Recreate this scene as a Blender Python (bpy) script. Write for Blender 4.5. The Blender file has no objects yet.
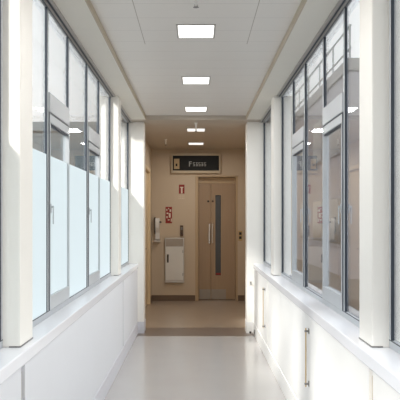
import bpy, bmesh, math, random
from mathutils import Vector, Matrix
random.seed(4)
SC = bpy.context.scene
COL = SC.collection

# ------------------------------------------------------------------ view
F, CX, CY, CAMZ = 720.0, 196.0, 219.0, 1.47      # focal length in pixels, vanishing point, eye height
def at(px, py, d):                                # point seen at a pixel, at depth d
    return ((px-CX)/F*d, d, CAMZ-(py-CY)/F*d)

cam_d = bpy.data.cameras.new('camera'); cam = bpy.data.objects.new('camera', cam_d); COL.objects.link(cam)
cam_d.sensor_width = 36; cam_d.lens = F/400*36; cam_d.shift_x = (200-CX)/400; cam_d.shift_y = (CY-200)/400
cam_d.clip_start = .02; cam_d.clip_end = 500
cam.location = (0, 0, CAMZ); cam.rotation_euler = (math.pi/2, 0, 0)
SC.camera = cam
SC.view_settings.view_transform = 'Standard'
SC.view_settings.look = 'None'
SC.view_settings.exposure = 0.0
SC.cycles.max_bounces = 14; SC.cycles.diffuse_bounces = 8; SC.cycles.glossy_bounces = 5; SC.cycles.transparent_max_bounces = 16
SC.cycles.sample_clamp_indirect = 4.0
SC.cycles.caustics_reflective = False; SC.cycles.caustics_refractive = False

# ------------------------------------------------------------------ materials
def nt(name):
    m = bpy.data.materials.new(name); m.use_nodes = True
    n = m.node_tree.nodes; l = m.node_tree.links; n.clear()
    out = n.new('ShaderNodeOutputMaterial')
    return m, n, l, out
def lin(c):
    return tuple(((v/255)/12.92 if v/255 <= .04045 else ((v/255+.055)/1.055)**2.4) for v in c)+(1,)
def pm(name, rgb, rough=.6, metal=0, spec=.5, var=.05, scale=6, bump=0, stretch=None, emit=None):
    """procedural principled material: sRGB 0-255 colour with a soft noise variation"""
    m, n, l, out = nt(name)
    b = n.new('ShaderNodeBsdfPrincipled'); l.new(b.outputs[0], out.inputs[0])
    b.inputs['Roughness'].default_value = rough; b.inputs['Metallic'].default_value = metal
    b.inputs['Specular IOR Level'].default_value = spec
    tc = n.new('ShaderNodeTexCoord'); mp = n.new('ShaderNodeMapping')
    l.new(tc.outputs['Object'], mp.inputs[0])
    if stretch: mp.inputs['Scale'].default_value = stretch
    no = n.new('ShaderNodeTexNoise'); no.inputs['Scale'].default_value = scale; no.inputs['Detail'].default_value = 4
    l.new(mp.outputs[0], no.inputs['Vector'])
    mx = n.new('ShaderNodeMix'); mx.data_type = 'RGBA'
    c = lin(rgb)
    mx.inputs['A'].default_value = tuple(v*(1-var) for v in c[:3])+(1,)
    mx.inputs['B'].default_value = tuple(min(1, v*(1+var)) for v in c[:3])+(1,)
    l.new(no.outputs['Fac'], mx.inputs['Factor']); l.new(mx.outputs['Result'], b.inputs['Base Color'])
    if bump:
        bp = n.new('ShaderNodeBump'); bp.inputs['Strength'].default_value = bump; bp.inputs['Distance'].default_value = .01
        l.new(no.outputs['Fac'], bp.inputs['Height']); l.new(bp.outputs[0], b.inputs['Normal'])
    if emit:
        b.inputs['Emission Color'].default_value = emit[:3]+(1,); b.inputs['Emission Strength'].default_value = emit[3]
    return m
def lines_mat(name, rgb, period, axis, width, dark, rough=.6, spec=.3, offset=0.0, var=.03):
    """panelled surface: thin darker joints every `period` metres along an axis"""
    m = pm(name, rgb, rough, spec=spec, var=var, scale=2)
    n = m.node_tree.nodes; l = m.node_tree.links
    b = [x for x in n if x.type == 'BSDF_PRINCIPLED'][0]; mx = [x for x in n if x.type == 'MIX'][0]
    tc = [x for x in n if x.type == 'TEX_COORD'][0]
    sep = n.new('ShaderNodeSeparateXYZ'); l.new(tc.outputs['Object'], sep.inputs[0])
    a = n.new('ShaderNodeMath'); a.operation = 'ADD'; a.inputs[1].default_value = 100*period+offset; l.new(sep.outputs[axis], a.inputs[0])
    d = n.new('ShaderNodeMath'); d.operation = 'DIVIDE'; d.inputs[1].default_value = period; l.new(a.outputs[0], d.inputs[0])
    f = n.new('ShaderNodeMath'); f.operation = 'FRACT'; l.new(d.outputs[0], f.inputs[0])
    c = n.new('ShaderNodeMath'); c.operation = 'LESS_THAN'; c.inputs[1].default_value = width/period; l.new(f.outputs[0], c.inputs[0])
    m2 = n.new('ShaderNodeMix'); m2.data_type = 'RGBA'
    l.new(c.outputs[0], m2.inputs['Factor']); l.new(mx.outputs['Result'], m2.inputs['A'])
    m2.inputs['B'].default_value = tuple(v*dark for v in lin(rgb)[:3])+(1,)
    l.new(m2.outputs['Result'], b.inputs['Base Color'])
    return m
def glass_mat(name, tint=(1, 1, 1), boost=1.0):
    """thin pane: see-through with angle dependent mirror reflection, same from both sides"""
    m, n, l, out = nt(name)
    g = n.new('ShaderNodeNewGeometry')
    dt = n.new('ShaderNodeVectorMath'); dt.operation = 'DOT_PRODUCT'
    l.new(g.outputs['Incoming'], dt.inputs[0]); l.new(g.outputs['Normal'], dt.inputs[1])
    def math_(op, a, b=None, clamp=False):
        k = n.new('ShaderNodeMath'); k.operation = op; k.use_clamp = clamp
        for i, v in enumerate((a, b)):
            if v is None: continue
            if isinstance(v, (int, float)): k.inputs[i].default_value = v
            else: l.new(v, k.inputs[i])
        return k.outputs[0]
    c = math_('ABSOLUTE', dt.outputs['Value'])
    p = math_('POWER', math_('SUBTRACT', 1.0, c, True), 5.0)
    r = math_('ADD', math_('MULTIPLY', p, .96), .04)
    r2 = math_('DIVIDE', math_('MULTIPLY', r, 2.0), math_('ADD', r, 1.0))   # two faces of the pane
    r2 = math_('MULTIPLY', r2, boost, True)
    t = n.new('ShaderNodeBsdfTransparent'); t.inputs[0].default_value = tint+(1,)
    gl = n.new('ShaderNodeBsdfGlossy'); gl.inputs['Roughness'].default_value = .02; gl.inputs[0].default_value = (.95, .97, 1, 1)
    mx = n.new('ShaderNodeMixShader')
    l.new(r2, mx.inputs[0]); l.new(t.outputs[0], mx.inputs[1]); l.new(gl.outputs[0], mx.inputs[2])
    l.new(mx.outputs[0], out.inputs[0])
    return m
def film_mat(name):
    m, n, l, out = nt(name)
    tr = n.new('ShaderNodeBsdfTranslucent'); tr.inputs[0].default_value = (.70, .745, .765, 1)
    df = n.new('ShaderNodeBsdfDiffuse'); df.inputs[0].default_value = (.80, .86, .90, 1)
    mx = n.new('ShaderNodeMixShader'); mx.inputs[0].default_value = .22
    no = n.new('ShaderNodeTexNoise'); no.inputs['Scale'].default_value = 3
    l.new(tr.outputs[0], mx.inputs[1]); l.new(df.outputs[0], mx.inputs[2]); l.new(mx.outputs[0], out.inputs[0])
    mr = n.new('ShaderNodeMapRange'); mr.inputs['To Min'].default_value = .16; mr.inputs['To Max'].default_value = .28
    l.new(no.outputs['Fac'], mr.inputs['Value']); l.new(mr.outputs[0], mx.inputs[0])
    return m
def emit_mat(name, rgb, s):
    m, n, l, out = nt(name)
    e = n.new('ShaderNodeEmission'); e.inputs[1].default_value = s
    no = n.new('ShaderNodeTexNoise'); no.inputs['Scale'].default_value = 5
    mx = n.new('ShaderNodeMix'); mx.data_type = 'RGBA'; mx.inputs['A'].default_value = rgb+(1,); mx.inputs['B'].default_value = tuple(v*.97 for v in rgb)+(1,)
    l.new(no.outputs['Fac'], mx.inputs['Factor']); l.new(mx.outputs['Result'], e.inputs[0]); l.new(e.outputs[0], out.inputs[0])
    return m

M = dict(
    column=pm('painted_column', (239, 236, 230), .45, spec=.35, var=.02, scale=2),
    panel=pm('lower_wall_panel', (232, 231, 229), .5, spec=.3, var=.02, scale=2),
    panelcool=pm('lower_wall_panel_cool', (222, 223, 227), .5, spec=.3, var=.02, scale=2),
    ledge=pm('ledge_laminate', (240, 241, 246), .22, spec=.5, var=.015, scale=3),
    base=pm('vinyl_skirting', (212, 212, 218), .45, spec=.4, var=.03),
    basedark=pm('dark_skirting', (112, 92, 74), .5, var=.05),
    ceil=lines_mat('ceiling_panel', (233, 229, 224), .31, 1, .006, .82, rough=.42, spec=.45),
    ceilv=lines_mat('dimmed_ceiling_panel', (190, 179, 166), .31, 1, .006, .82, rough=.5, spec=.3),  # copy of the ceiling panel with the vestibule's dimness put into its colour
    soffit=pm('soffit_paint', (236, 232, 222), .5, spec=.3, var=.02),
    cove=pm('ceiling_step', (196, 184, 164), .5, spec=.2, var=.03),  # shadow on the ceiling step is put into this darker beige
    slot=pm('slot_line', (176, 168, 158), .6, var=.03),
    floor=pm('floor_vinyl', (194, 191, 189), .16, spec=.5, var=.03, scale=3),
    floorv=pm('vestibule_vinyl', (172, 157, 141), .22, spec=.5, var=.04, scale=3),
    thresh=pm('threshold_vinyl', (122, 108, 98), .3, spec=.4, var=.05, scale=8),
    vwall=pm('vestibule_paint', (203, 186, 163), .55, spec=.3, var=.02, scale=2),
    wood=pm('door_veneer', (172, 147, 120), .45, spec=.35, var=.07, scale=5, stretch=(8, 8, .5)),
    woodframe=pm('door_frame_veneer', (190, 166, 134), .45, spec=.3, var=.05, scale=5, stretch=(8, 8, .5)),
    creamdoor=pm('cream_door', (226, 206, 172), .45, spec=.3, var=.03),
    alu=pm('aluminium', (186, 190, 194), .42, metal=.15, spec=.5, var=.03),
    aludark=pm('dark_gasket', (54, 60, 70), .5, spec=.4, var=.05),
    rail=pm('blind_rail', (178, 173, 168), .5, spec=.3, var=.03),
    steel=pm('brushed_steel', (196, 190, 182), .34, metal=.75, var=.06, scale=9, stretch=(1, 1, 14)),
    kick=pm('dull_kick_plate', (168, 158, 146), .5, metal=.4, var=.06, scale=9),
    steelw=pm('pale_steel', (214, 210, 202), .36, metal=.35, var=.07, scale=4),
    chrome=pm('satin_chrome', (228, 226, 222), .22, metal=.8, var=.02),
    brass=pm('brass', (196, 168, 120), .35, metal=.5, var=.05),
    grey=pm('grey_plastic', (120, 118, 116), .5, var=.04),
    white=pm('white_plastic', (232, 230, 226), .4, var=.02),
    black=pm('black_plastic', (40, 36, 33), .45, var=.05),
    brown=pm('brown_plastic', (88, 66, 48), .45, var=.05),
    signface=pm('sign_face', (32, 32, 31), .6, spec=.2, var=.08),
    signlite=pm('sign_lettering', (170, 170, 164), .5, var=.02),
    signcream=pm('sign_pictogram', (176, 152, 112), .5, var=.04),
    signedge=pm('sign_edge', (190, 174, 148), .5, var=.03),
    red=pm('red_print', (146, 42, 34), .5, var=.05),
    paper=pm('paper_white', (228, 214, 196), .6, var=.02),
    slit=pm('door_glass', (62, 60, 58), .3, spec=.7, var=.3, scale=3),
    lamp=emit_mat('lamp_diffuser', (1, .985, .955), 2.6),
    lampv=emit_mat('lamp_diffuser_warm', (1, .96, .90), 1.2),
    glass=glass_mat('window_glass', (.97, .98, .98), .88),
    film=film_mat('frosted_film'),
    conc=lines_mat('building_cladding', (132, 131, 136), .9, 2, .03, .8, rough=.8, spec=.1, var=.08),
    conc2=pm('annex_render', (150, 150, 152), .8, spec=.1, var=.06, scale=.5),
    bwin=pm('building_window', (52, 54, 58), .2, spec=.5, var=.2, scale=1),
    metalrail=pm('galvanised_rail', (128, 130, 136), .5, metal=.2, var=.05),
    asphalt=pm('asphalt', (96, 94, 92), .9, spec=.1, var=.12, scale=2),
    roof=pm('roof_felt', (120, 118, 116), .9, var=.08),
    bluegrey=lines_mat('blue_grey_reflection_tone', (138, 148, 152), 1.2, 2, .04, .7, rough=.7, spec=.1, var=.06),  # tone of the added block, imitates the dark reflection in the left glass
    cream=pm('cream_render', (244, 238, 224), .8, spec=.1, var=.03, scale=.5),
)

# ------------------------------------------------------------------ mesh helpers
class MB:
    def __init__(s): s.bm = bmesh.new()
    def box(s, x0, x1, y0, y1, z0, z1, bev=0, seg=2):
        b = bmesh.new(); bmesh.ops.create_cube(b, size=1)
        sx, sy, sz = abs(x1-x0), abs(y1-y0), abs(z1-z0)
        for v in b.verts: v.co = Vector(((x0+x1)/2+v.co.x*sx, (y0+y1)/2+v.co.y*sy, (z0+z1)/2+v.co.z*sz))
        if bev:
            bmesh.ops.bevel(b, geom=b.edges[:], offset=min(bev, .45*min(sx, sy, sz)), segments=seg, affect='EDGES', profile=.6)
        return s.take(b)
    def take(s, b):
        me = bpy.data.meshes.new('t'); b.to_mesh(me); b.free(); s.bm.from_mesh(me); bpy.data.meshes.remove(me); return s
    def tube(s, p0, p1, r0, r1=None, n=16, caps=True):
        p0, p1 = Vector(p0), Vector(p1); r1 = r0 if r1 is None else r1
        b = bmesh.new(); L = (p1-p0).length
        bmesh.ops.create_cone(b, cap_ends=caps, segments=n, radius1=r0, radius2=r1, depth=L)
        q = Vector((0, 0, 1)).rotation_difference((p1-p0).normalized())
        bmesh.ops.transform(b, matrix=Matrix.Translation((p0+p1)/2) @ q.to_matrix().to_4x4(), verts=b.verts)
        return s.take(b)
    def lathe(s, prof, c, n=24):
        b = bmesh.new(); rings = []
        for r, z in prof:
            rings.append([b.verts.new((c[0]+r*math.cos(2*math.pi*k/n), c[1]+r*math.sin(2*math.pi*k/n), c[2]+z)) for k in range(n)])
        for a, d in zip(rings, rings[1:]):
            for k in range(n): b.faces.new((a[k], a[(k+1) % n], d[(k+1) % n], d[k]))
        b.faces.new(rings[0]); b.faces.new(rings[-1])
        bmesh.ops.recalc_face_normals(b, faces=b.faces)
        return s.take(b)
    def prism(s, pts, axis, a0, a1):
        """pts: 2D outline, extruded along axis 0/1/2 from a0 to a1"""
        b = bmesh.new()
        def mk(p, a):
            c = list(p); c.insert(axis, a); return b.verts.new(c)
        A = [mk(p, a0) for p in pts]; B = [mk(p, a1) for p in pts]
        b.faces.new(A); b.faces.new(B)
        for k in range(len(pts)): b.faces.new((A[k], A[(k+1) % len(pts)], B[(k+1) % len(pts)], B[k]))
        bmesh.ops.recalc_face_normals(b, faces=b.faces)
        return s.take(b)
    def quad(s, *pts):
        s.bm.faces.new([s.bm.verts.new(p) for p in pts]); return s
    def build(s, name, mat, parent=None, smooth=False):
        bmesh.ops.recalc_face_normals(s.bm, faces=s.bm.faces)
        me = bpy.data.meshes.new(name); s.bm.to_mesh(me); s.bm.free()
        me.materials.append(mat)
        o = bpy.data.objects.new(name, me); COL.objects.link(o)
        if smooth:
            for p in me.polygons: p.use_smooth = True
        if parent:
            o.parent = parent; o.matrix_parent_inverse = Matrix.Translation(-Vector(parent.location))
        return o
def box(*a, **k): return MB().box(*a, **k)
def empty(name, loc, label, cat, kind=None, group=None):
    o = bpy.data.objects.new(name, None); COL.objects.link(o); o.location = loc; o.empty_display_size = .1
    return tag(o, label, cat, kind, group)
def tag(o, label, cat, kind=None, group=None):
    o['label'] = label; o['category'] = cat
    if kind: o['kind'] = kind
    if group: o['group'] = group
    return o
def struct(o, label, cat): return tag(o, label, cat, 'structure')

# ------------------------------------------------------------------ sizes of the corridor
ZC, ZR = 2.72, 2.77            # soffit height, raised ceiling height
XW = .876                      # glass plane
XP, XL, XK = .752, .745, .786  # lower panel, ledge edge, column face
XLE = .735
ZL = .895                      # ledge top
YB, YE, YD = -1.0, 9.25, 12.95 # back wall, end piers, far wall
COLS = [(-.86, -.61), (3.22, 3.47), (7.30, 7.55)]

# floor
struct(box(-1.0, 1.0, YB-.1, 9.03, -.1, 0).build('floor', M['floor']), 'pale grey glossy corridor floor', 'floor')
struct(box(-1.0, 1.0, 9.03, 9.74, -.1, 0).build('floor_threshold', M['thresh']), 'dark brown floor strip across the end of the corridor', 'floor')
struct(box(-1.0, 1.0, 9.74, 13.3, -.1, 0).build('floor_vestibule', M['floorv']), 'tan floor of the vestibule before the double door', 'floor')

# ceiling
XS = .631
c = box(-XS, XS, YB, 9.05, ZR, ZR+.06).build('ceiling', M['ceil'])
struct(c, 'raised pale ceiling panels running along the corridor', 'ceiling')
for s in (-1, 1):
    a, b = sorted((s*XS, s*.892))
    o = box(a, b, YB, 9.05, ZC, ZC+.12).build('ceiling_soffit', M['soffit'])
    struct(o, 'flat cream soffit above the %s windows' % ('frosted left' if s < 0 else 'clear right'), 'ceiling')
    a, b = sorted((s*(XS-.004), s*(XS+.004)))
    box(a, b, YB, 9.05, ZC-.004, ZR-.001, bev=.002).build('ceiling_step', M['cove'], o)
    # thin service slot in the near ceiling
    box(s*.378-.002, s*.378+.002, YB, 5.35, ZR-.001, ZR+.004).build('slot_line', M['slot'], c)
struct(box(-1.0, 1.0, 9.05, 13.3, ZC, ZC+.12).build('ceiling_vestibule', M['ceilv']), 'lower ceiling of the vestibule, its dimness put into a brownish colour', 'ceiling')

# lower walls, ledges, skirting
for s, side in ((-1, 'left'), (1, 'right')):
    xi = XP if s < 0 else .742
    w = MB(); cuts = [YB] + [y for c0, c1 in COLS[1:] for y in ((c0+c1)/2-.075-.02, (c0+c1)/2-.075+.012)] + [YE]
    joints = [(3.10, 3.165), (7.40, 7.46)] if s < 0 else [(3.02, 3.085), (7.40, 7.46)]
    ys = [YB]+[v for j in joints for v in j]+[YE]
    for k in range(0, len(ys), 2):
        a, b = sorted((s*xi, s*(xi+.14))); w.box(a, b, ys[k], ys[k+1], 0, .84)
    a, b = sorted((s*(xi+.02), s*(xi+.14)))
    for j in joints: w.box(a, b, j[0], j[1], 0, .84)
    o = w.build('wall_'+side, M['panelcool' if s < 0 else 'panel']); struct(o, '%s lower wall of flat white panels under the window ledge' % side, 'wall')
    for j in joints:
        a, b = sorted((s*(xi+.012), s*(xi+.021)))
        box(a, b, j[0]+.004, j[1]-.004, .02, .80).build('joint_strip', M['rail' if s < 0 else 'cove'], o)
    xe = XL if s < 0 else XLE
    a, b = sorted((s*xe, s*(XW+.05)))
    struct(box(a, b, YB, YE, .835, ZL, bev=.006).build('trim_1' if s < 0 else 'trim_2', M['ledge']), 'long glossy white window ledge on the %s' % side, 'window ledge')
    a, b = sorted((s*(xi-.007), s*(xi+.01)))
    struct(box(a, b, YB, YE, 0, .15, bev=.004).build('baseboard_'+side, M['base' if s < 0 else 'panel']), ('pale grey' if s < 0 else 'white')+' skirting at the foot of the %s lower wall' % side, 'baseboard')
    # blind rail on the soffit
    for k, (y0, y1) in enumerate(((COLS[0][1], COLS[1][0]), (COLS[1][1], COLS[2][0]), (COLS[2][1], YE))):
        a, b = sorted((s*.815, s*.868))
        r = box(a, b, y0+.01, y1-.01, ZC-.012, ZC, bev=.003).build('trim_%d' % (3+k+(3 if s > 0 else 0)), M['rail'])
        struct(r, 'grey blind rail on the soffit over the %s %s bay' % (('near', 'middle', 'far')[k], side), 'rail')
        a, b = sorted((s*.835, s*.848))
        box(a, b, y0+.02, y1-.02, ZC-.014, ZC-.0115).build('rail_groove', M['aludark'], r)

# columns between the windows and the piers at the end
for s, side in ((-1, 'left'), (1, 'right')):
    for k, (y0, y1) in enumerate(COLS):
        a, b = sorted((s*XK, s*1.0))
        o = box(a, b, y0, y1, ZL, ZC, bev=.008).build('column', M['column'])
        struct(o, '%s cream column standing on the %s ledge' % (('hidden', 'big near', 'slim far')[k], side), 'column')
        a, b = sorted((s*(XK-.0015), s*(XK+.05)))
        box(a, b, y0-.0015, y1+.0015, ZL, ZL+.006).build('column_seal', M['grey'], o)
    xi = -.672 if s < 0 else .655
    a, b = sorted((xi, s*1.0))
    o = box(a, b, YE, YE+.28, 0, ZC, bev=.006).build('column', M['column'])
    struct(o, 'tall cream end pier on the %s where the corridor meets the vestibule' % side, 'column')
    a, b = sorted((xi-s*.006, s*(XP+.02)))
    box(a, b, YE-.006, YE+.284, 0, .15, bev=.003).build('skirting', M['base'] if s < 0 else M['panel'], o)

# back of the corridor behind the camera
struct(box(-1.0, 1.0, YB-.1, YB, 0, ZR+.06).build('wall_back', M['column']), 'plain cream wall closing the corridor behind the camera', 'wall')

# ------------------------------------------------------------------ windows
def window(n, s, ys, kinds, label):
    root = empty('window_%d' % n, (s*XW, (ys[0]+ys[-1])/2, ZL), label, 'window', 'structure')
    XI = .864                                      # inner face of the frame
    def bx(x0, x1, y0, y1, z0, z1, bev=.002):
        a, b = sorted((s*x0, s*x1)); return MB().box(a, b, y0, y1, z0, z1, bev)
    z0, z1 = ZL, ZC
    f = bx(XI, .882, ys[0], ys[-1], z0, z0+.035)
    f.take(bx(XI, .882, ys[0], ys[-1], z1-.018, z1).bm)
    f.build('frame', M['alu'], root)
    bx(XI-.001, XI+.002, ys[0], ys[-1], z0+.033, z0+.037, 0).build('gasket', M['aludark'], root)
    bx(XI-.001, XI+.002, ys[0], ys[-1], z1-.021, z1-.017, 0).build('gasket', M['aludark'], root)
    for i, y in enumerate(ys):
        if i == 0 or i == len(ys)-1:
            w = .024; ya = y if i == 0 else y-w
        else: w = .032; ya = y
        near = kinds[i-1] if i else None
        mu = bx(XI, .882, ya, ya+w, z0+.03, z1-.017).build('mullion', M['alu'], root)
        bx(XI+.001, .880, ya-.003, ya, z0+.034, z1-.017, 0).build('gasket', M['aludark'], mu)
    for i, k in enumerate(kinds):
        ya, yb = ys[i]+(.024 if i == 0 else .032), ys[i+1]-(.024 if i == len(kinds)-1 else 0)
        if k == 'fixed':
            g = bx(XW, XW+.006, ya, yb, z0+.03, z1-.017, 0).build('pane', M['glass'], root)
            if s < 0: bx(XW-.006, XW-.004, ya, yb, z0+.03, 1.847, 0).build('frosted_film', M['film'], g)
        else:
            tr = bx(XI-.008, .886, ya, yb, 2.10, 2.215, .004).build('transom', M['alu'], root)
            bx(XI-.002, .885, ya, yb, 2.092, 2.10, 0).build('gasket', M['aludark'], tr)
            bx(XW, XW+.006, ya, yb, 2.21, z1-.017, 0).build('pane', M['glass'], root)
            # opening sash
            sz0, sz1 = z0+.037, 2.088
            r = bx(XI-.008, .884, ya+.004, ya+.024, sz0, sz1, .003)
            r.take(bx(XI-.008, .884, yb-.024, yb-.004, sz0, sz1, .003).bm)
            r.take(bx(XI-.008, .884, ya+.022, yb-.022, sz0, sz0+.085, .003).bm)
            r.take(bx(XI-.008, .884, ya+.022, yb-.022, sz1-.05, sz1, .003).bm)
            sa = r.build('sash', M['alu'], root)
            bx(XI-.005, .882, ya+.0005, ya+.004, sz0, sz1, 0).build('gasket', M['aludark'], sa)
            bx(XI, .883, ya+.024, yb-.024, sz1-.058, sz1-.05, 0).build('gasket', M['aludark'], sa)
            g = bx(XW, XW+.006, ya+.023, yb-.023, sz0+.08, sz1-.045, 0).build('pane', M['glass'], sa)
            if s < 0: bx(XW-.006, XW-.004, ya+.023, yb-.023, sz0+.08, 1.847, 0).build('frosted_film', M['film'], sa)
            h = bx(XI-.014, XI-.007, ya+.006, ya+.022, 1.505, 1.56, .003)
            h.take(bx(XI-.026, XI-.012, ya+.010, ya+.018, 1.535, 1.547, .003).bm)
            h.take(bx(XI-.028, XI-.021, ya+.009, ya+.020, 1.44, 1.549, .003).bm)
            h.build('window_handle', M['alu'], sa)
    return root
K5 = ['fixed', 'casement', 'fixed', 'casement', 'fixed']
B1 = [3.47, 4.19, 4.88, 5.72, 6.43, 7.30]
B0 = [y-4.08 for y in B1]; B0[-1] = 3.22
B2 = [7.55, 8.30, 9.25-.001]
n = 1
for s, side in ((-1, 'left'), (1, 'right')):
    fr = 'half frosted' if s < 0 else 'clear'
    window(n, s, B0, K5, '%s grey framed window nearest the camera on the %s' % (fr, side)); n += 1
    window(n, s, B1, K5, '%s grey framed window of five lights between %s columns' % (fr, side)); n += 1
    window(n, s, B2, ['fixed', 'fixed'], '%s narrow window beyond the slim %s column' % (fr, side)); n += 1

# ------------------------------------------------------------------ vestibule walls
XVL, XVR = -.80, .875
ox0, ox1, oz = at(196.3, 0, YD)[0], at(236.8, 0, YD)[0], at(0, 176.3, YD)[2]
w = MB()
w.box(-1.0, ox0, YD, YD+.3, 0, ZC); w.box(ox1, 1.0, YD, YD+.3, 0, ZC); w.box(ox0, ox1, YD, YD+.3, oz, ZC); w.box(ox0, ox1, YD+.2, YD+.3, 0, oz)
struct(w.build('wall_end', M['vwall']), 'tan end wall of the vestibule around the double door', 'wall')
# left vestibule wall with side door recess
SD0, SD1, SDZ = 11.15, 12.45, 2.33
w = MB()
w.box(-1.0, XVL, YE+.28, SD0, 0, ZC); w.box(-1.0, XVL, SD1, YD, 0, ZC); w.box(-1.0, XVL, SD0, SD1, SDZ, ZC); w.box(-1.0, -.93, SD0, SD1, 0, SDZ)
struct(w.build('wall_vestibule_left', M['vwall']), 'tan left wall of the vestibule holding the side door', 'wall')
struct(box(XVR, 1.0, YE+.28, YD, 0, ZC).build('wall_vestibule_right', M['vwall']), 'tan right wall of the vestibule', 'wall')
# skirting
b = box(XVL, ox0-.02, YD-.012, YD, 0, .10, bev=.003).build('baseboard_end', M['basedark'])
struct(b, 'dark brown skirting along the end wall', 'baseboard')
box(ox1+.02, XVR, YD-.012, YD, 0, .10, bev=.003).build('skirting', M['basedark'], b)
b = box(XVL, XVL+.012, YE+.29, SD0-.05, 0, .10, bev=.003).build('baseboard_vestibule', M['basedark'])
struct(b, 'dark brown skirting beside the side door', 'baseboard')
box(XVL, XVL+.012, SD1+.05, YD-.012, 0, .10, bev=.003).build('skirting', M['basedark'], b)

# side door
d = empty('door_2', (XVL, (SD0+SD1)/2, 0), 'cream side door in a pale frame on the left of the vestibule', 'door', 'structure')
f = box(-.93, XVL+.015, SD0, SD0+.06, 0, SDZ, bev=.004); f.box(-.93, XVL+.015, SD1-.06, SD1, 0, SDZ, bev=.004); f.box(-.93, XVL+.015, SD0+.06, SD1-.06, SDZ-.06, SDZ, bev=.004)
f.build('door_frame', M['creamdoor'], d)
lf = box(-.88, -.835, SD0+.065, SD1-.065, .008, SDZ-.065, bev=.004).build('door_leaf', M['creamdoor'], d)
h = MB().tube((-.835, SD0+.14, 1.0), (-.79, SD0+.14, 1.0), .009).tube((-.793, SD0+.14, 1.0), (-.793, SD0+.26, 1.0), .009)
h.box(-.836, -.828, SD0+.12, SD0+.16, .94, 1.06, bev=.003); h.build('door_handle', M['chrome'], lf)

# double door at the end
d = empty('door_1', ((ox0+ox1)/2, YD, 0), 'tan double door of unequal leaves with a slit window at the end', 'door', 'structure')
DD = YD+.13
dz = at(0, 184, DD)[2]
lx0, lx1, sx = at(198.3, 0, DD)[0], at(235.3, 0, DD)[0], at(210.9, 0, DD)[0]
f = MB().box(ox0-.018, lx0, YD-.01, YD+.19, 0, oz-.001, bev=.004); f.box(lx1, ox1+.018, YD-.01, YD+.19, 0, oz-.001, bev=.004)
f.box(ox0-.018, ox1+.018, YD-.01, YD+.015, oz-.012, oz+.012, bev=.003)
f.build('door_frame', M['woodframe'], d)
box(lx0, lx1, DD-.01, DD+.05, dz+.004, oz-.012, bev=.003).build('header_panel', M['woodframe'], d)
sl = box(lx0+.003, sx-.0025, DD, DD+.045, .008, dz, bev=.004).build('small_leaf', M['wood'], d)
sl['label'] = 'narrow left leaf'
sx0, sx1, szt, szb = at(215.3, 0, DD)[0], at(221.0, 0, DD)[0], at(0, 195, DD)[2], at(0, 275.5, DD)[2]
m = MB(); a0, a1 = sx+.0025, lx1-.003
m.box(a0, sx0, DD, DD+.045, .008, dz); m.box(sx1, a1, DD, DD+.045, .008, dz); m.box(sx0, sx1, DD, DD+.045, szt, dz); m.box(sx0, sx1, DD, DD+.045, .008, szb)
bl = m.build('large_leaf', M['wood'], d); bl['label'] = 'wide right leaf with slit window'
box(sx0-.001, sx1+.001, DD+.012, DD+.03, szb-.001, szt+.001).build('vision_pane', M['slit'], bl)
m = MB(); t = .008
m.box(sx0-t, sx0, DD-.004, DD+.01, szb-t, szt+t); m.box(sx1, sx1+t, DD-.004, DD+.01, szb-t, szt+t); m.box(sx0, sx1, DD-.004, DD+.01, szt, szt+t); m.box(sx0, sx1, DD-.004, DD+.01, szb-t, szb)
m.build('pane_bead', M['woodframe'], bl)
box(sx0+.01, sx1-.004, DD+.008, DD+.0125, szb+.01, szb+.045).build('warning_sticker', M['red'], bl)
def pull(px, parent, w=.016):
    x = at(px, 0, DD)[0]; zt, zb = at(0, 223.5, DD)[2], at(0, 243.5, DD)[2]
    m = box(x-w/2, x+w/2, DD-.055, DD-.035, zb, zt, bev=.005)
    for z in (zt-.04, zb+.04): m.tube((x, DD-.04, z), (x, DD+.002, z), .006)
    m.box(x-w*.7, x+w*.7, DD-.003, DD+.002, zb+.01, zt-.01, bev=.001)
    m.build('pull_handle', M['chrome'], parent)
pull(209.3, sl, .016); pull(212.4, bl, .012)
for px, p, mt in ((208.2, sl, 'black'), (212.7, bl, 'brown')):
    x, _, z = at(px, 201.3, DD)
    MB().tube((x, DD-.008, z), (x, DD+.002, z), .018, .019).tube((x, DD-.014, z), (x, DD-.006, z), .008).build('lock_cylinder', M[mt], p)
kz = at(0, 289.3, DD)[2]
box(lx0+.02, sx-.008, DD-.003, DD+.002, .012, kz, bev=.001).build('kick_plate', M['kick'], sl)
box(a0+.006, at(226, 0, DD)[0], DD-.003, DD+.002, .012, kz, bev=.001).build('kick_plate', M['kick'], bl)

# ------------------------------------------------------------------ things on the end wall
def wallbox(px0, px1, py0, py1, d0, d1, bev=.003):
    x0, _, zt = at(px0, py0, d0); x1, _, zb = at(px1, py1, d0)
    return MB().box(x0, x1, d0, d1, zb, zt, bev)
# direction sign
SY = YD-.075
t = empty('direction_sign', at(196, 163, YD), 'long dark direction sign with pale lettering, high on the end wall', 'sign')
wallbox(171.2, 220.6, 153.0, 173.2, SY+.012, YD, .006).build('sign_case', M['signedge'], t)
fc = wallbox(172.8, 219.0, 155.6, 170.4, SY, SY+.02, .004).build('sign_face', M['signface'], t)
wallbox(174.0, 179.4, 158.8, 169.0, SY-.003, SY+.001, .001).build('pictogram_panel', M['signcream'], fc)
m = wallbox(175.6, 177.4, 163.6, 166.2, SY-.005, SY-.002, .001)
m.build('pictogram', M['signface'], fc)
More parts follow.
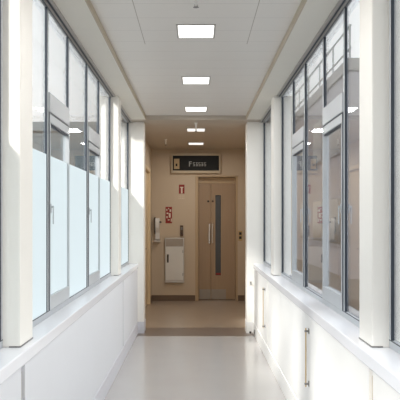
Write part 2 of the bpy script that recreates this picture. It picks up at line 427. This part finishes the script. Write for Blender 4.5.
# lettering: one tall character then a run of smaller ones, as strokes
def strokes(*rs):
    m = MB()
    for a, b, c_, d_ in rs: m.take(wallbox(a, b, c_, d_, SY-.003, SY+.001, 0).bm)
    m.build('letter', M['signlite'], fc)
strokes((189.0, 189.8, 161.4, 166.4), (189.0, 191.8, 161.4, 162.2), (189.0, 191.4, 163.4, 164.1))
x = 193.0
for k in range(5):
    strokes((x, x+2.0, 162.4, 163.0), (x, x+2.0, 164.0, 164.5), (x, x+2.0, 165.5, 166.1), (x, x+.5, 162.4, 164.5) if k % 2 == 0 else (x+.8, x+1.2, 162.4, 166.1), (x+1.5, x+2.0, 164.0, 166.1))
    x += 2.75

# small red pictogram sign
t = empty('fire_point_sign', at(181.7, 189, YD), 'small red pictogram sign over a strip of tiny pale print on the tan end wall', 'sign')
p = wallbox(178.9, 184.5, 184.6, 193.6, YD-.006, YD, .001).build('sign_plate', M['red'], t)
m = wallbox(181.0, 182.5, 187.6, 193.4, YD-.0075, YD-.0055, 0); m.take(wallbox(180.2, 183.3, 186.9, 187.9, YD-.0075, YD-.0055, 0).bm)
m.build('pictogram', M['paper'], p)
L = MB()
for r in range(3):
    for k in range(4): L.take(wallbox(178.6+k*1.6, 179.5+k*1.6, 194.8+r*1.7, 195.5+r*1.7, YD-.003, YD, 0).bm)
L.build('printed_text', M['paper'], t)

# red and white notice
t = empty('red_notice', at(168.8, 215, YD), 'red and white notice sheet beside the hand dispenser, above the steel cabinet', 'notice')
p = wallbox(165.5, 172.0, 206.8, 223.3, YD-.005, YD, .001).build('notice_sheet', M['red'], t)
m = MB()
for r in ((166.3, 167.3, 209.0, 210.8), (168.2, 169.0, 208.0, 209.2), (169.6, 171.2, 209.4, 211.8), (166.6, 168.4, 212.6, 214.0), (168.8, 170.6, 213.2, 217.6), (166.4, 167.6, 216.0, 218.2), (170.8, 171.7, 218.5, 221.6), (167.8, 169.6, 219.4, 220.4)):
    m.take(wallbox(*r, YD-.0065, YD-.0045, 0).bm)
m.build('printed_text', M['paper'], p)

# hose cabinet of pale steel
t = empty('hose_cabinet', at(174.6, 282, YD), 'pale steel hose cabinet set low in the tan end wall', 'cabinet')
wallbox(164.9, 184.0, 237.8, 282.6, YD-.05, YD, .004).build('cabinet_body', M['steel'], t)
wallbox(165.6, 183.2, 238.6, 246.2, YD-.058, YD-.05, .003).build('upper_panel', M['kick'], t)
dr = wallbox(165.8, 183.2, 246.9, 280.0, YD-.064, YD-.05, .003).build('cabinet_door', M['steelw'], t)
m = wallbox(167.0, 168.7, 254.4, 262.6, YD-.07, YD-.062, .002); m.take(wallbox(167.4, 168.3, 256.0, 261.0, YD-.082, YD-.069, .002).bm)
m.build('latch_handle', M['black'], dr)
for y0 in (250, 273): wallbox(182.6, 183.1, y0, y0+3, YD-.07, YD-.062, .001).build('hinge', M['grey'], dr)

# brown call station above the cabinet
t = empty('wall_intercom', at(181.7, 231, YD), 'narrow dark brown wall intercom above the corner of the steel cabinet', 'intercom')
wallbox(180.2, 183.2, 225.4, 236.2, YD-.03, YD, .005).build('intercom_body', M['brown'], t)
wallbox(180.8, 182.6, 227.0, 230.0, YD-.033, YD-.029, .001).build('speaker_grille', M['grey'], t)
x, _, z = at(181.7, 233.2, YD-.034); MB().tube((x, YD-.036, z), (x, YD-.028, z), .009).build('call_button', M['black'], t)

# hand dispenser
t = empty('hand_dispenser', at(157, 239, YD), 'white hand dispenser with a dark lever on the end wall by the left corner', 'dispenser')
DY = YD-.10
x0, x1 = at(154.6, 0, DY)[0], at(159.4, 0, DY)[0]
z = lambda py: at(0, py, DY)[2]
m = MB().prism([(YD, z(218.6)), (DY+.03, z(218.2)), (DY, z(221.5)), (DY+.012, z(228)), (DY+.05, z(233)), (DY+.055, z(239.5)), (YD, z(240.5))], 0, x0+.012, x1)
m.build('dispenser_body', M['white'], t)
MB().prism([(YD, z(217.4)), (DY+.02, z(217.2)), (DY+.02, z(231)), (DY+.06, z(234)), (YD, z(234))], 0, x0-.004, x0+.012).build('side_plate', M['black'], t)
m = MB().box(x1-.004, x1+.035, DY+.02, DY+.045, z(222.8), z(221.3), .004); m.box(x1+.024, x1+.035, DY-.02, DY+.045, z(223.0), z(221.3), .004)
m.build('lever', M['black'], t)
wallbox(153.8, 160.0, 240.3, 242.0, DY+.01, YD, .003).build('drip_tray', M['steel'], t)

# door switch on the right of the double door
t = empty('door_switch', at(240.4, 236, YD), 'slim brass wall plate with two dark buttons right of the double door', 'switch')
wallbox(238.4, 242.3, 230.8, 240.8, YD-.008, YD, .002).build('wall_plate', M['brass'], t)
for y0 in (232.2, 236.3): wallbox(239.1, 241.6, y0, y0+2.7, YD-.013, YD-.007, .002).build('push_button', M['black'], t)

# ------------------------------------------------------------------ ceiling lights and sprinklers
LIGHTS = [(4.98, ZR), (6.74, ZR), (8.50, ZR), (10.08, ZC), (11.92, ZC)]
where = ['nearest the camera, in the raised ceiling', 'second from the camera, in the raised ceiling', 'third from the camera, last in the raised ceiling',
         'first in the dimmed vestibule ceiling, behind a sprinkler', 'farthest in, over the dark direction sign']
for (y, z0), wd in zip(LIGHTS, where):
    t = empty('ceiling_light', (0, y, z0), 'square white flush ceiling light %s' % wd, 'ceiling light', group='ceiling lights along the corridor')
    hx, hy, e = .121, .165, .012
    m = MB().box(-hx-e, -hx, y-hy-e, y+hy+e, z0-.006, z0+.0, .002); m.box(hx, hx+e, y-hy-e, y+hy+e, z0-.006, z0, .002)
    m.box(-hx, hx, y-hy-e, y-hy, z0-.006, z0, .002); m.box(-hx, hx, y+hy, y+hy+e, z0-.006, z0, .002)
    m.build('light_frame', M['rail'], t)
    MB().box(-hx, hx, y-hy, y+hy, z0-.005, z0-.001).build('diffuser', M['lamp' if z0 == ZR else 'lampv'], t)
    ld = bpy.data.lights.new('lamp', 'AREA'); ld.shape = 'RECTANGLE'; ld.size = .22; ld.size_y = .30
    ld.energy = 7.0 if z0 == ZR else 8.5; ld.color = (1, .97, .93)
    lo = bpy.data.objects.new('lamp', ld); COL.objects.link(lo); lo.parent = t; lo.location = (0, 0, -.012)

for y in (3.2, 1.4, -.4):                          # bare lamps without fixtures, out of view, added to brighten the corridor
    ld = bpy.data.lights.new('lamp', 'AREA'); ld.shape = 'RECTANGLE'; ld.size = .24; ld.size_y = .32
    ld.energy = 9.0; ld.color = (1, .97, .94)
    lo = bpy.data.objects.new('lamp', ld); COL.objects.link(lo); lo.location = (0, y, ZR-.012)
def sprinkler(x, y, z0, drop, label):
    t = empty('sprinkler', (x, y, z0), label, 'sprinkler', group='ceiling sprinklers')
    MB().lathe([(.024, 0), (.024, -.004), (.018, -.010), (.012, -.012)], (x, y, z0), 24).build('escutcheon', M['white'], t, True)
    MB().lathe([(.012, -.008), (.012, -.4*drop), (.009, -.45*drop), (.009, -.7*drop), (.006, -.75*drop)], (x, y, z0), 20).build('sprinkler_body', M['white'], t, True)
    m = MB()
    for sx in (-1, 1):
        m.tube((x+sx*.008, y, z0-.68*drop), (x+sx*.010, y, z0-.85*drop), .0025, n=8); m.tube((x+sx*.010, y, z0-.85*drop), (x, y, z0-.95*drop), .0025, n=8)
    m.tube((x, y, z0-.7*drop), (x, y, z0-.95*drop), .0025, n=8)
    m.build('yoke', M['chrome'], t)
    MB().lathe([(.016, -.94*drop), (.017, -.97*drop), (.004, -drop)], (x, y, z0), 20).build('deflector', M['grey'], t, True)
sprinkler(0, 4.22, ZR, .062, 'small white ceiling sprinkler hanging in front of the nearest ceiling light')
sprinkler(0, 9.35, ZC, .115, 'white sprinkler hanging in front of the first vestibule ceiling light')
sprinkler(at(165.7, 0, 11.3)[0], 11.3, ZC, .10, 'white sprinkler alone in the left of the vestibule ceiling')

# ------------------------------------------------------------------ fittings on the right lower wall
XRW = .742
def bar(y, zb, zt, label):
    t = empty('brass_bar', (XRW, y, zb), label, 'bar', group='upright bars on the right lower wall')
    MB().tube((XRW-.022, y, zb), (XRW-.022, y, zt), .0042, n=14).build('rod', M['brass'], t, False)
    for z0 in (zb+.02, zt-.02):
        m = MB().box(XRW-.006, XRW, y-.012, y+.012, z0-.018, z0+.018, .003); m.tube((XRW-.03, y, z0), (XRW-.002, y, z0), .007, n=14)
        m.build('bracket', M['grey'], t)
bar(4.72, .37, .755, 'long slim brass upright bar on the right lower wall, nearer of the two')
bar(7.72, .30, .735, 'short brass upright bar by the far end of the right ledge')
# door stop and hook at the far end
t = empty('door_stop', (.742, 9.02, .0), 'small grey door stop low on the right wall at the corridor end', 'door stop')
MB().box(.728, .735, 8.99, 9.05, .02, .08, .003).build('mount_plate', M['grey'], t)
MB().tube((.73, 9.02, .05), (.685, 9.02, .05), .008).build('stem', M['chrome'], t)
MB().tube((.69, 9.02, .05), (.668, 9.02, .05), .014, .012).build('rubber_tip', M['black'], t)
t = empty('wall_hook', (.655, 9.35, .66), 'tiny grey hook on the right end pier above the ledge end', 'hook')
xk, _, zk = at(257, 281.5, YE)
MB().box(.690, .715, YE-.005, YE, .62, .67, .002).build('hook_plate', M['chrome'], t)
MB().tube((.703, YE-.003, .645), (.703, YE-.03, .645), .005).tube((.703, YE-.028, .645), (.703, YE-.03, .662), .005).build('hook_arm', M['grey'], t)

# ------------------------------------------------------------------ outside
struct(box(-60, 60, -40, 90, -.5, -.3).build('ground', M['asphalt']), 'grey asphalt yard outside the windows', 'ground')
BX, BH = 4.5, CAMZ+4.5/.95
t = empty('building', (BX, 45, -.3), 'long grey building with a railed flat roof outside the right windows', 'building')
box(BX, BX+9, 21.2, 75, -.3, BH-.35).build('facade', M['conc'], t)
box(BX-.06, BX+9, 21.14, 75, BH-.35, BH).build('parapet', M['roof'], t)
for fl in range(2):
    for k in range(12):
        y = 22.2+k*3.4
        wv = box(BX-.03, BX+.02, y, y+2.0, .6+fl*2.9, 2.2+fl*2.9, bev=.01).build('window_frame', M['metalrail'], t)
        box(BX-.034, BX-.02, y+.08, y+1.92, .68+fl*2.9, 2.12+fl*2.9).build('window_pane', M['bwin'], wv)
t = empty('roof_railing', (BX+.1, 40, BH), 'grey metal railing along the roof edge of the long building', 'railing')
RX = BX+.05
for k in range(14):
    y = 20.95+.35+k*2.6
    MB().tube((RX, y, BH-.02), (RX, y, BH+1.0), .03, n=10).build('post', M['metalrail'], t)
for hgt, r in ((.97, .035), (.30, .03)):
    MB().tube((RX, 21.2, BH+hgt), (RX, 74, BH+hgt), r, n=10).build('rail', M['metalrail'], t)
t = empty('annex', (10, 30, -.3), 'grey flat roofed block standing behind the end of the long building', 'building')
box(13.6, 34, 27, 40, -.3, CAMZ+149/720*27).build('facade', M['conc2'], t)
t2 = box(13.5, 34.1, 26.9, 40.1, CAMZ+149/720*27, CAMZ+149/720*27+.25).build('parapet', M['roof'], t)
t = empty('reflection_block', (-9, 46, -.3), 'added grey blue block far beyond the left windows, imitating a dark reflection in the glass', 'building')  # added block, darkens the left glass in place of the vestibule's reflection
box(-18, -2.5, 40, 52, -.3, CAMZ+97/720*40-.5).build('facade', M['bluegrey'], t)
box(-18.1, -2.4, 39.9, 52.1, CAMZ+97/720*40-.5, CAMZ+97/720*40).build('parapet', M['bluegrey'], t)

# ------------------------------------------------------------------ light
w = bpy.data.worlds.new('world'); SC.world = w; w.use_nodes = True
n = w.node_tree.nodes; l = w.node_tree.links; n.clear()
out = n.new('ShaderNodeOutputWorld'); bg = n.new('ShaderNodeBackground'); l.new(bg.outputs[0], out.inputs[0])
tc = n.new('ShaderNodeTexCoord'); sep = n.new('ShaderNodeSeparateXYZ'); l.new(tc.outputs['Generated'], sep.inputs[0])
cr = n.new('ShaderNodeValToRGB'); l.new(sep.outputs['Z'], cr.inputs[0])
cr.color_ramp.elements[0].position = 0.0; cr.color_ramp.elements[0].color = (1.0, .98, .94, 1)
cr.color_ramp.elements[1].position = .7; cr.color_ramp.elements[1].color = (.84, .91, 1.0, 1)
l.new(cr.outputs[0], bg.inputs[0]); bg.inputs[1].default_value = 2.1

sd = bpy.data.lights.new('sun', 'SUN'); sun = bpy.data.objects.new('sun', sd); COL.objects.link(sun)
sd.energy = 6.6; sd.angle = math.radians(9.0); sd.color = (1.0, .96, .90)
dirv = Vector((.73, .68, -.73*1.16))
sun.rotation_euler = dirv.to_track_quat('-Z', 'Y').to_euler()
sun.location = (-6, -6, 8)
